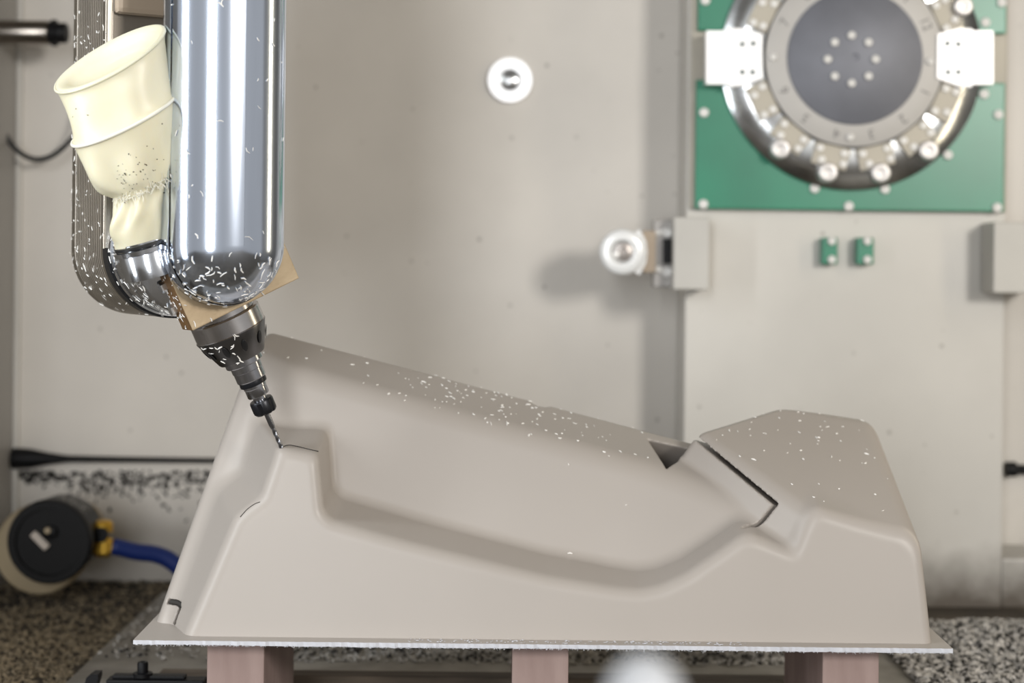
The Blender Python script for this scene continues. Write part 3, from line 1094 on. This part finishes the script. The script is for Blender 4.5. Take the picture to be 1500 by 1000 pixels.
# clamp ring, inner ring and neck stub
nk = MB()
nc_ = P(216, 362, NKY)
nax = Vector((-math.sin(D(15)), -math.sin(D(10)), math.cos(D(15)) * math.cos(D(10)))).normalized()
sN = pxm(NKY)
MB().lathe([(45 * sN, -0.04), (45 * sN, -0.006), (42 * sN, 0.0), (42 * sN, 0.012)], nc_, nax, 48, caps=False).build('hose_neck', M['drum_steel'], head, 40)
MB().lathe([(46 * sN, -0.004), (49 * sN, -0.003), (49 * sN, 0.003), (46 * sN, 0.004)], nc_, nax, 48, caps=False).build('hose_clamp', M['drum_steel'], head, 40)
MB().lathe([(44 * sN, 0.004), (46.5 * sN, 0.005), (46.5 * sN, 0.009), (44 * sN, 0.010)], nc_, nax, 48, caps=False).build('clamp_seal', M['black_seal'], head, 40)
# white lashing threads round the pinch of the boot
fr = MB()
pr = ring_pts(213, 270, 47, D(25), 0.82, D(20), NKY - 0.034, n=120, wob=0.08, ph=3.3)
for k in range(62, 119):
    for _ in range(2):
        p0 = pr[k] + Vector((rng.normal(0, 0.002), -0.001, rng.normal(0, 0.003)))
        d1 = Vector((rng.normal(0.2, 0.5), -0.5, rng.normal(-0.2, 1.0))) * 0.006
        fr.tube([p0, p0 + d1 * 0.6 + Vector((0.001, 0, 0)), p0 + d1 * 1.3], [0.0006, 0.0005, 0.0003], 4)
fr.build('lashing_thread', M['rubber_rim'], head)['kind'] = 'stuff'

# ================================================================== TOOL CAROUSEL ON THE PANEL
CC = (1247, 87)
CY = PYF - 0.03
cw = P(*CC, CY)
car = empty('tool_carousel', (cw.x, PYF, cw.z), 'round tool magazine with slate disc on green plates', 'tool changer')
mpx = pxm(CY)


def plate_px(name, x0, y0, x1, y1, Ya, Yb, m, parent, bev=0.003):
    a, b = P(x0, y1, Ya), P(x1, y0, Ya)
    # follow the machine's own axes: use the middle for each side
    xm0, xm1 = P(x0, (y0 + y1) / 2, Ya).x, P(x1, (y0 + y1) / 2, Ya).x
    z0, z1 = P((x0 + x1) / 2, y1, Ya).z, P((x0 + x1) / 2, y0, Ya).z
    return MB().box((xm0, Ya, z0), (xm1, Yb, z1), bev).build(name, m, parent)


plate_px('backing_plate', 1012, -70, 1476, 308, PYF - 0.012, PYF, M['grip'], car)
plate_px('green_plate', 1019, 119, 1472, 308, PYF - 0.028, PYF - 0.012, M['green'], car)
plate_px('green_plate', 1023, -80, 1475, 47, PYF - 0.028, PYF - 0.012, M['green'], car)
yy = (0, -1, 0)
base_o = Vector((cw.x, PYF - 0.028, cw.z))


def ringlathe(name, prof, m, off=0.0, sm=40):
    return MB().lathe([(r_ * mpx, h) for r_, h in prof], base_o + Vector((0, -off, 0)), yy, 96).build(name, m, car, sm)


ringlathe('polished_ring', [(0, 0), (193, 0), (192, 0.008), (172, 0.026), (150, 0.030), (132, 0.030), (132, 0.0)], M['ring_polish'])
ringlathe('shadow_groove', [(100, 0.030), (133.5, 0.030), (133.5, 0.032), (100, 0.032)], M['black_seal'])
ringlathe('numbered_ring', [(90, 0.030), (129.5, 0.030), (129.5, 0.040), (128, 0.041), (90, 0.041)], M['ring_matt'])
ringlathe('slate_disc', [(0, 0.041), (98, 0.041), (98, 0.045), (97, 0.046), (5, 0.046), (4, 0.042), (0, 0.042)], M['disc'])
bt = MB().lathe([(0.0, 0.005), (0.25, 0.005), (0.5, 0.0075), (0.8, 0.0075), (1.0, 0.005), (1.0, 0.0), (0.0, 0.0)], (0, 0, 0), (0, 0, 1), 16).build('x', M['bolt_pale'], None, 40)
btm = bt.data
bpy.data.objects.remove(bt)
FACE = Matrix.Rotation(R(90), 4, 'X')


def bolt_at(px, py, Y, rpx, parent, name='bolt', m=btm):
    p = P(px, py, Y)
    r_ = rpx * pxm(Y)
    return place(m, name, parent, Matrix.Translation(p) @ FACE @ Matrix.Diagonal((r_, r_, 1, 1)))


for px, py in ((1031, 165), (1030, 299), (1243, 302), (1193, 276), (1296, 277), (1388, 227), (1462, 168), (1460, 304), (1441, 138), (1033, 1), (1467, 4), (1443, 33)):
    bolt_at(px, py, PYF - 0.028, 7, car)
for k in range(8):
    a = k * math.pi / 4
    bolt_at(CC[0] + 35 * math.sin(a), CC[1] - 35 * math.cos(a), PYF - 0.028 - 0.046, 6, car)
for dx, dy in ((-115, -3), (115, 3), (-2, 114)):
    bolt_at(CC[0] + dx, CC[1] + dy, PYF - 0.028 - 0.041, 5.5, car)
STEP = 2 * math.pi / 14
num = 0
gb = None
roll_me = None
for k in range(1, 14):
    if k == 7:
        continue
    num += 1
    a = -k * STEP
    ca, sa = math.cos(a), math.sin(a)
    # numeral, upright to the outside
    fc = bpy.data.curves.new('number', 'FONT')
    fc.body = str(num)
    fc.size = 20 * mpx
    fc.align_x = fc.align_y = 'CENTER'
    fc.extrude = 0.0004
    fc.materials.append(M['engrave'])
    ftmp = bpy.data.objects.new('x', fc)
    COL.objects.link(ftmp)
    bpy.context.view_layer.update()
    fme = bpy.data.meshes.new_from_object(ftmp.evaluated_get(bpy.context.evaluated_depsgraph_get()))
    bpy.data.objects.remove(ftmp)
    fo = bpy.data.objects.new('number', fme)
    COL.objects.link(fo)
    fo.parent = car
    pos = base_o + Vector((ca * 113 * mpx, -0.0412, sa * 113 * mpx))
    fo.matrix_basis = Matrix.Translation(pos - WPOS[car]) @ FACE @ Matrix.Rotation(a - R(90), 4, 'Z')
    # grip block
    mtx = Matrix.Translation(base_o) @ Matrix.Rotation(-a, 4, 'Y')
    if gb is None:
        g = MB()
        g.box((131 * mpx, -0.038, -26 * mpx), (163 * mpx, -0.026, 26 * mpx), 0.002)
        gbo = g.build('grip_block', M['grip'], None, origin=(0, 0, 0))
        gb = gbo.data
        bpy.data.objects.remove(gbo)
    blk = place(gb, 'grip_block', car, mtx)
    if k not in (1, 6, 8):
        pr_ = base_o + Vector((ca * 172 * mpx, -0.020, sa * 172 * mpx))
        if roll_me is None:
            ro = MB().lathe([(0, 0.030), (4 * mpx, 0.030), (5 * mpx, 0.034), (9 * mpx, 0.036), (13 * mpx, 0.034), (14.5 * mpx, 0.030), (14.5 * mpx, 0.0), (0, 0)], (0, 0, 0), (0, 0, 1), 24).build('x', M['roller_steel'], None, 40)
            roll_me = ro.data
            bpy.data.objects.remove(ro)
        place(roll_me, 'roller', car, Matrix.Translation(pr_) @ FACE)
    for s_, q_ in ((-18, 139), (18, 139), (-12, 155), (20, 154)):
        px_ = base_o + Vector((ca * q_ * mpx - sa * s_ * mpx, -0.038, sa * q_ * mpx + ca * s_ * mpx))
        r_ = 5.5 * mpx
        place(btm, 'bolt', car, Matrix.Translation(px_) @ FACE @ Matrix.Diagonal((r_, r_, 0.6, 1)))
# white brackets left and right
for sgn in (-1, 1):
    Yb = PYF - 0.075
    pts = [(-212, -42), (-182, -42), (-180, -45), (-160, -45), (-131, -37), (-130, 27), (-160, 38), (-180, 40), (-182, 36), (-212, 36)]
    g = MB()
    pp = []
    for x, y in pts:
        pp.append(P(CC[0] + (x if sgn < 0 else -x - 4), CC[1] + y, Yb))
    if sgn > 0:
        pp = pp[::-1]
    g.prism(pp, (0, 0.045, 0))
    br = g.build('white_bracket', M['white_bracket'], car)
    for x, y in ((-160, -22), (-144, -23), (-160, 19), (-145, 19)):
        bolt_at(CC[0] + (x if sgn < 0 else -x - 4), CC[1] + y, Yb + 0.0045, 4.2, br, 'bolt_hole')
for o in bpy.data.objects:
    if o.name.startswith('bolt_hole'):
        if o.data is btm:
            o.data = bpy.data.meshes.get('hole_dark') or btm.copy()
            o.data.name = 'hole_dark'
            o.data.materials[0] = M['pocket']

# ================================================================== PANEL FITTINGS
HB = 1.20
hb = empty('roller_latch', P(1012, 425, PYF), 'grey latch box with a round white roller on the pale panel edge', 'latch')
a_, b_ = P(986, 424, HB), P(1040, 318, HB)
MB().box((a_.x, HB, a_.z), (b_.x, PYF, b_.z), 0.004).build('housing', M['box_grey'], hb)
a_, b_ = P(957, 421, HB + 0.06), P(987, 322, HB + 0.06)
MB().box((a_.x, HB + 0.06, a_.z), (b_.x, PYF + 0.02, b_.z), 0.003).build('side_plate', M['mech'], hb)
a_, b_ = P(971, 386, HB + 0.05), P(984, 350, HB + 0.05)
MB().box((a_.x, HB + 0.035, a_.z), (b_.x, HB + 0.062, b_.z), 0.001).build('black_pad', M['black'], hb)
for px, py, rp in ((976, 341, 8), (976, 398, 8), (963, 341, 5), (964, 394, 5)):
    bolt_at(px, py, HB + 0.058, rp, hb)
a_, b_ = P(940, 399, HB + 0.05), P(960, 338, HB + 0.05)
MB().box((a_.x, HB + 0.035, a_.z), (b_.x, HB + 0.10, b_.z), 0.003).build('arm', M['numbra'], hb)
s_ = pxm(HB)
rc = P(914, 369, HB)
g = MB()
pts = []
for k in range(33):
    a = R(62) + R(236) * k / 32
    pts.append(rc + Vector((math.cos(a) * 33 * s_, 0, math.sin(a) * 33 * s_)))
pts += [rc + Vector((24 * s_, 0, -33 * s_)), rc + Vector((33 * s_, 0, -16 * s_)), rc + Vector((35 * s_, 0, 0)), rc + Vector((33 * s_, 0, 16 * s_)), rc + Vector((24 * s_, 0, 33 * s_))]
g.prism([p + Vector((0, 0.012, 0)) for p in pts], (0, 0.06, 0))
ro = g.build('roller_plate', M['roller'], hb)
MB().lathe([(34 * s_, 0.0), (33 * s_, 0.014), (30 * s_, 0.018), (18 * s_, 0.016), (14 * s_, 0.006), (13 * s_, 0.0)], rc + Vector((-0.003, 0.014, 0)), yy, 40, caps=False).build('roller_ring', M['roller'], hb, 50)
MB().lathe([(13.5 * s_, 0.0), (13.5 * s_, 0.006), (6 * s_, 0.008), (5 * s_, 0.004), (0, 0.004)], rc + Vector((0, 0.012, 0)), yy, 24).build('core_screw', M['roller_core'], hb, 40)
MB().lathe([(5 * s_, 0.0), (4 * s_, 0.008), (0, 0.009)], rc + Vector((-11 * s_, 0.012, -4 * s_)), yy, 16).build('grease_nipple', M['bolt_pale'], hb, 40)

a_, b_ = P(1455, 429, HB), P(1560, 326, HB)
rb = empty('latch_box', P(1480, 429, PYF), 'grey latch box at the outer edge of the pale panel', 'latch')
MB().box((a_.x, HB, a_.z), (b_.x, WY, b_.z), 0.004).build('housing', M['box_grey'], rb)
a_, b_ = P(1432, 429, HB + 0.1), P(1457, 328, HB + 0.1)
MB().box((a_.x, HB + 0.1, a_.z), (b_.x, WY - 0.1, b_.z), 0.003).build('side_plate', M['mech'], rb)

for x0, x1, lab in ((1205, 1227, 'small green spacer below the carousel, the one nearer the round roller'), (1256, 1280, 'small green spacer below the carousel, the one farther from the round roller')):
    Yg = PYF - 0.04
    t = empty('green_spacer', P((x0 + x1) / 2, 387, PYF), lab, 'spacer', 'green spacers on the panel')
    plate_px('body', x0, 348, x1, 387, Yg, PYF, M['green'], t)
    for py in (353, 380):
        bolt_at((x0 + x1) / 2 + 2, py, Yg, 6, t)

# round white port on the wall
pc = P(747, 118, WY)
sp = pxm(WY)
port = empty('wall_port', pc, 'bright white ring around a small steel plug on the wall', 'ring')
MB().lathe([(32.5 * sp, 0.0), (32.5 * sp, 0.013), (32 * sp, 0.014), (16.5 * sp, 0.014), (16 * sp, 0.012), (16 * sp, 0.0)], pc, yy, 48, caps=False).build('ring', M['port_ring'], port, 40)
MB().lathe([(16 * sp, 0.0), (16 * sp, 0.004), (12 * sp, 0.008), (0, 0.009)], pc, yy, 32).build('plug', M['ring_polish'], port, 40)

# ================================================================== LEFT BACKGROUND
rod = empty('steel_rod', P(40, 48, 1.33), 'dark polished steel rod sticking out of the side wall', 'rod')
yr = 1.33
p0 = P(92, 48, yr)
p0.z = P(50, 48, yr).z
MB().lathe([(0, 0), (17 * pxm(yr), 0), (18 * pxm(yr), 0.004), (18 * pxm(yr), p0.x - 0.02 - xl)], p0 - Vector((0.03, 0, 0)), (-1, 0, 0), 32, caps=False).build('shaft', M['rod'], rod, 40)
MB().lathe([(0, 0), (13 * pxm(yr), 0), (15 * pxm(yr), 0.004), (15 * pxm(yr), 0.022), (19.5 * pxm(yr), 0.024), (19.5 * pxm(yr), 0.034), (17 * pxm(yr), 0.036)], p0 + Vector((0.01, 0, 0)), (-1, 0, 0), 32, caps=False).build('end_cap', M['black'], rod, 40)
yc = 1.42
pts = [P(x, y, yc) for x, y in spline([(-40, 40), (-14, 140), (0, 178), (18, 213), (45, 232), (72, 230), (97, 212), (118, 180), (130, 120), (134, 40), (134, -120)], 6)]
tag(MB().tube(pts, 0.0058, 8).build('cable', M['cable'], None, True), 'thin black cable hanging in a loop below the steel rod', 'cable')
# black bar with a flared end, on the wall
yb = WY - 0.018
sb = pxm(yb)
q0 = P(20, 664, yb)
q0.z = P(160, 672, yb).z
prof = [(0, 0), (15 * sb, 0), (15.5 * sb, 0.01), (14 * sb, 26 * sb), (9 * sb, 50 * sb), (5 * sb, 80 * sb), (4 * sb, 160 * sb), (3 * sb, 380 * sb), (0, 380 * sb)]
q0.y = WY - 0.024
tag(MB().lathe(prof, q0, (1, 0, 0), 20).build('black_rod', M['black'], None, 40), 'black tapered rod lying along the wall above the drum', 'rod')
q1 = P(1473, 687, WY - 0.03)
tag(MB().lathe([(0, 0), (11 * sb, 0), (11 * sb, 14 * sb), (7 * sb, 18 * sb), (7 * sb, 60 * sb), (0, 60 * sb)], q1 , (1, 0, 0), 20).build('black_rod', M['black'], None, 40), 'short black rod end beside the outer edge of the pale panel', 'rod')

# black drum with brass fitting
yd = 1.08
sdm = pxm(yd)
dc = P(71, 794, yd)
dr = empty('black_drum', (dc.x, 1.35, dc.z), 'black round motor drum with brass fitting by the side wall', 'motor')
rd_ = 62 * sdm
MB().lathe([(0, 0.008), (rd_ * 0.78, 0.008), (rd_ * 0.80, 0.0), (rd_ * 0.96, 0.0), (rd_, 0.006), (rd_, 0.022), (rd_ * 0.96, 0.026), (rd_ * 0.94, 0.05), (rd_ * 0.94, 0.13), (rd_ * 0.88, 0.14), (0, 0.14)], dc, (0, 1, 0), 64).build('drum_body', M['black_gloss'], dr, 35)
for k in range(12):
    pass
lb_m = Matrix.Translation(dc + Vector((-13 * sdm, 0, 2 * sdm))) @ Matrix.Rotation(R(45), 4, 'Y')
MB().box((-0.022, -0.001, -0.008), (0.022, 0.009, 0.008), 0.003, lb_m).build('name_plate', M['label'], dr)
MB().lathe([(0.014, 0.0), (0.014, 0.016), (0.011, 0.018), (0, 0.018)], dc + Vector((3 * sdm, 0.009, 15 * sdm)), (0, -1, 0), 20).build('valve_cap', M['black'], dr, 40)
MB().lathe([(0.007, 0.0), (0.006, 0.004), (0, 0.005)], dc + Vector((0 * sdm, -0.009, 18 * sdm)), (0, -1, 0), 16).build('valve_screw', M['tan_base'], dr, 40)
fy = 1.18
sf = pxm(fy)
fp = P(130, 800, fy)
MB().lathe([(0, 0), (12 * sf, 0.0), (12 * sf, 14 * sf), (0, 14 * sf)], fp + Vector((-2 * sf, 0, 0)), (1, 0, 0), 20).build('white_collar', M['red_white'], dr, 40)
MB().lathe([(0, 0), (12.4 * sf, 0.0), (12.4 * sf, 6 * sf), (0, 6 * sf)], fp + Vector((2 * sf, 0, 0)), (1, 0, 0), 20).build('red_band', M['red'], dr, 40)
MB().lathe([(0, 0), (15 * sf, 0.0), (16 * sf, 3 * sf), (16 * sf, 18 * sf), (12 * sf, 22 * sf), (11 * sf, 26 * sf), (0, 26 * sf)], fp + Vector((10 * sf, 0, 0)), (1, 0, 0), 6).build('brass_nut', M['brass'], dr, 30)
MB().lathe([(0, 0), (8 * sf, 0.0), (8 * sf, 16 * sf), (15 * sf, 18 * sf), (15 * sf, 30 * sf), (11 * sf, 34 * sf), (0, 34 * sf)], fp + Vector((20 * sf, 0.0, 4 * sf)), (0, 0.0, 1), 20).build('valve_handle', M['brass'], dr, 40)
MB().lathe([(0, 0), (11 * sf, 0.0), (11 * sf, 10 * sf), (0, 10 * sf)], fp + Vector((21 * sf, -0.03, 20 * sf)), (0, 1, 0), 16).build('black_valve', M['black'], dr, 40)
hp = [P(x, y, Y) for x, y, Y in spline([(166, 800, 1.18), (176, 802, 1.18), (200, 808, 1.17), (225, 811, 1.16), (245, 818, 1.15), (262, 831, 1.14), (285, 855, 1.12), (310, 890, 1.1), (335, 925, 1.06), (360, 960, 1.0)], 5)]
for p in hp:
    p.z = max(p.z, FZ + 0.05)
tag(MB().tube(hp, 0.0185, 14).build('air_hose', M['blue'], None, True), 'dark blue hose running from the brass fitting behind the cover', 'hose')
by = 1.15
sb_ = pxm(by)
bc = P(56, 806, by)
MB().lathe([(0, 0.0), (58 * sb_, 0), (64 * sb_, 0.004), (67 * sb_, 0.015), (67 * sb_, 0.06), (40 * sb_, 0.075), (40 * sb_, WY - by), (0, WY - by)], bc, (0, 1, 0), 48).build('mount', M['tan_base'], dr, 40)['label'] = 'tan round mount'

# ================================================================== SWARF
# on the plastic cover
def cover_w(c, n):
    z = c[:, 2] - Z0
    on_ridge = (pd(ridge, c[:, 0], c[:, 1], z) > -0.006) & (c[:, 1] < 0.36) & (n[:, 2] > 0.5) & (c[:, 0] < 0.25)
    on_top = (np.abs(pd(top, c[:, 0], c[:, 1], z)) < 0.004) & (n[:, 2] > 0.6) & (c[:, 0] > 0.3)
    on_panel = (n[:, 1] < -0.7) & (n[:, 2] > 0.15) & (c[:, 1] > 0.11)
    x = c[:, 0]
    wr = np.exp(-((x + 0.02) / 0.20) ** 2) * 1.5 + 0.12
    return on_ridge * wr * 6 + on_top * 0.9 * (1 + 2 * (c[:, 1] > 0.2)) + on_panel * (0.05 + 0.16 * np.exp(-((x - 0.08) / 0.12) ** 2))


pt, nn = sample([shell], 200, cover_w)
ch = slivers('plastic_swarf', pt, nn, (0.0025, 0.009), (0.0014, 0.0034), M['chip_white'])
tag(ch, 'white plastic swarf scattered over the ridge and raised end of the beige cover', 'swarf', kind='stuff')
# on the head
def head_w(c, n):
    vis = (n[:, 1] < 0.35) & (n @ np.array([0.1, -1, 0.1]) > 0.05) | (n[:, 0] < -0.5)
    low = c[:, 2] < P(300, 0, 0).z
    return vis * low * 1.0


pt1, n1 = sample([arm], 230, lambda c, n: ((n @ np.array(wX) < -0.3)) * (c[:, 2] < P(300, -10, 0).z) * (0.4 + 0.6 * rng.random(len(c))))
pt2, n2 = sample([skin], 120, lambda c, n: (n[:, 1] < -0.2) * (c[:, 2] < P(300, 0, 0).z) * (0.15 + 3.5 * (c[:, 2] < P(300, 372, 0).z)))
pt3, n3 = sample([drum], 120, lambda c, n: (n[:, 0] < 0.2) * (n[:, 2] < 0.4) * (n[:, 1] < -0.0))
pt4, n4 = sample([pl_], 40, lambda c, n: (n @ np.array(vX) < -0.7) * 1.0)
pt5, n5 = sample([nose], 20, lambda c, n: (n[:, 1] < -0.4) * (c[:, 0] < nb0.x + 0.005) * 1.0)
pt6, n6 = sample([pl_], 22, lambda c, n: (n @ np.array(aX) > 0.7) * 1.0)
pt7, n7 = sample([rim], 14, lambda c, n: (n[:, 1] < 0.2) * (c[:, 2] < P(300, 360, 0).z) * 1.0)
pts_, nns_ = np.concatenate([pt1, pt2, pt3, pt4, pt5, pt6, pt7]), np.concatenate([n1, n2, n3, n4, n5, n6, n7])
tag(slivers('head_swarf', pts_, nns_, (0.005, 0.014), (0.0011, 0.0026), M['chip_white']), 'pale swarf slivers clinging to the steel milling head', 'swarf', kind='stuff')
# dark specks caught on the boot
pt, nn = sample([boot], 70, lambda c, n: (n[:, 1] < -0.2) * (0.0 + 6 * np.exp(-((c[:, 2] - P(230, 265, 0).z) / 0.02) ** 2) * (c[:, 0] > P(200, 200, 0).x) + 1.2 * np.exp(-((c[:, 2] - P(170, 178, 0).z) / 0.008) ** 2)))
tag(slivers('boot_specks', pt, nn, (0.001, 0.003), (0.0008, 0.0018), M['chip_dark']), 'tiny dark specks on the cream rubber boot', 'swarf', kind='stuff')


def heap(name, n, xr, yr_, zf, lr, wr, m, label, dens=None):
    X = rng.uniform(*xr, n)
    Yv = rng.uniform(*yr_, n)
    if dens is not None:
        kp = rng.random(n) < dens(X, Yv)
        X, Yv = X[kp], Yv[kp]
    pts = np.stack([X, Yv, zf(X, Yv)], 1)
    nr_ = rng.normal(0, 0.4, (len(X), 3))
    nr_[:, 2] = 1
    o = slivers(name, pts, nr_, lr, wr, m, flat=0.85)
    return tag(o, label, 'swarf', kind='stuff')


zflat = lambda z: (lambda X, Y: np.full(len(X), z) + rng.random(len(X)) * 0.004)
heap('tan_swarf', 5200, (-1.16, BX0 - 0.005), (0.3, 1.48), zflat(FZ), (0.006, 0.016), (0.004, 0.009), M['chip_tan'], 'tan swarf strewn over the dark floor beside the bed',
     lambda X, Y: np.clip(1.15 - 0.9 * np.maximum(0, Y - 0.75), 0.15, 1))
heap('dark_swarf', 2600, (-1.16, BX0 + 0.02), (0.9, 1.49), zflat(FZ), (0.006, 0.018), (0.004, 0.010), M['chip_dark'], 'black crumbs along the foot of the wall below the drum',
     lambda X, Y: np.clip((Y - 0.85) * 1.6, 0, 1))
heap('bed_swarf', 7000, (BX0 + 0.01, 0.64), (0.62, 1.26), zflat(BZ), (0.006, 0.014), (0.004, 0.009), M['chip_grey'], 'grey swarf covering the machine bed behind the blocks',
     lambda X, Y: np.where(X < -0.55, 0.25, 1.0))
heap('bed_crumbs', 2600, (BX0 + 0.03, 0.64), (0.62, 1.26), zflat(BZ + 0.003), (0.006, 0.014), (0.005, 0.010), M['chip_dark'], 'black crumbs mixed into the grey swarf on the bed',
     lambda X, Y: np.where(X < -0.55, 0.12, 0.8))
hz = lambda X, Y: BZ + 0.03 * np.exp(-((Y - 0.80) / 0.15) ** 2) * np.clip((X - 0.72) * 5, 0, 1) + rng.random(len(X)) * 0.012
heap('swarf_heap', 9000, (0.72, 1.40), (0.45, 0.95), hz, (0.008, 0.018), (0.005, 0.011), M['chip_grey'], 'heap of grey swarf on the bed beyond the raised end')
heap('heap_crumbs', 2500, (0.72, 1.40), (0.45, 0.95), hz, (0.008, 0.016), (0.005, 0.011), M['chip_dark'], 'dark crumbs mixed into the grey swarf heap')
# crumbs stuck to the wall under the tapered rod
n = 420
px = rng.uniform(25, 330, n)
py = 690 + np.abs(rng.normal(0, 1, n)) * 22 * (0.4 + 0.6 * (np.abs(px - 190) < 110))
pp = np.array([P(a, b, WY) for a, b in zip(px, py)])
pp[:, 1] = WY
tag(slivers('wall_crumbs', pp, np.tile([0, -1.0, 0], (n, 1)), (0.004, 0.016), (0.003, 0.010), M['chip_dark']), 'black crumbs stuck to the wall under the tapered rod', 'swarf', kind='stuff')
# dust on top of the drum
n = 90
a = rng.uniform(R(40), R(110), n)
pp = np.stack([dc.x + rd_ * 0.94 * np.cos(a), rng.uniform(1.12, 1.20, n), dc.z + rd_ * 0.94 * np.sin(a)], 1)
nn = np.stack([np.cos(a), np.zeros(n), np.sin(a)], 1)
tag(slivers('drum_swarf', pp, nn, (0.004, 0.009), (0.002, 0.004), M['chip_grey']), 'grey swarf dusting the top of the black drum', 'swarf', kind='stuff')
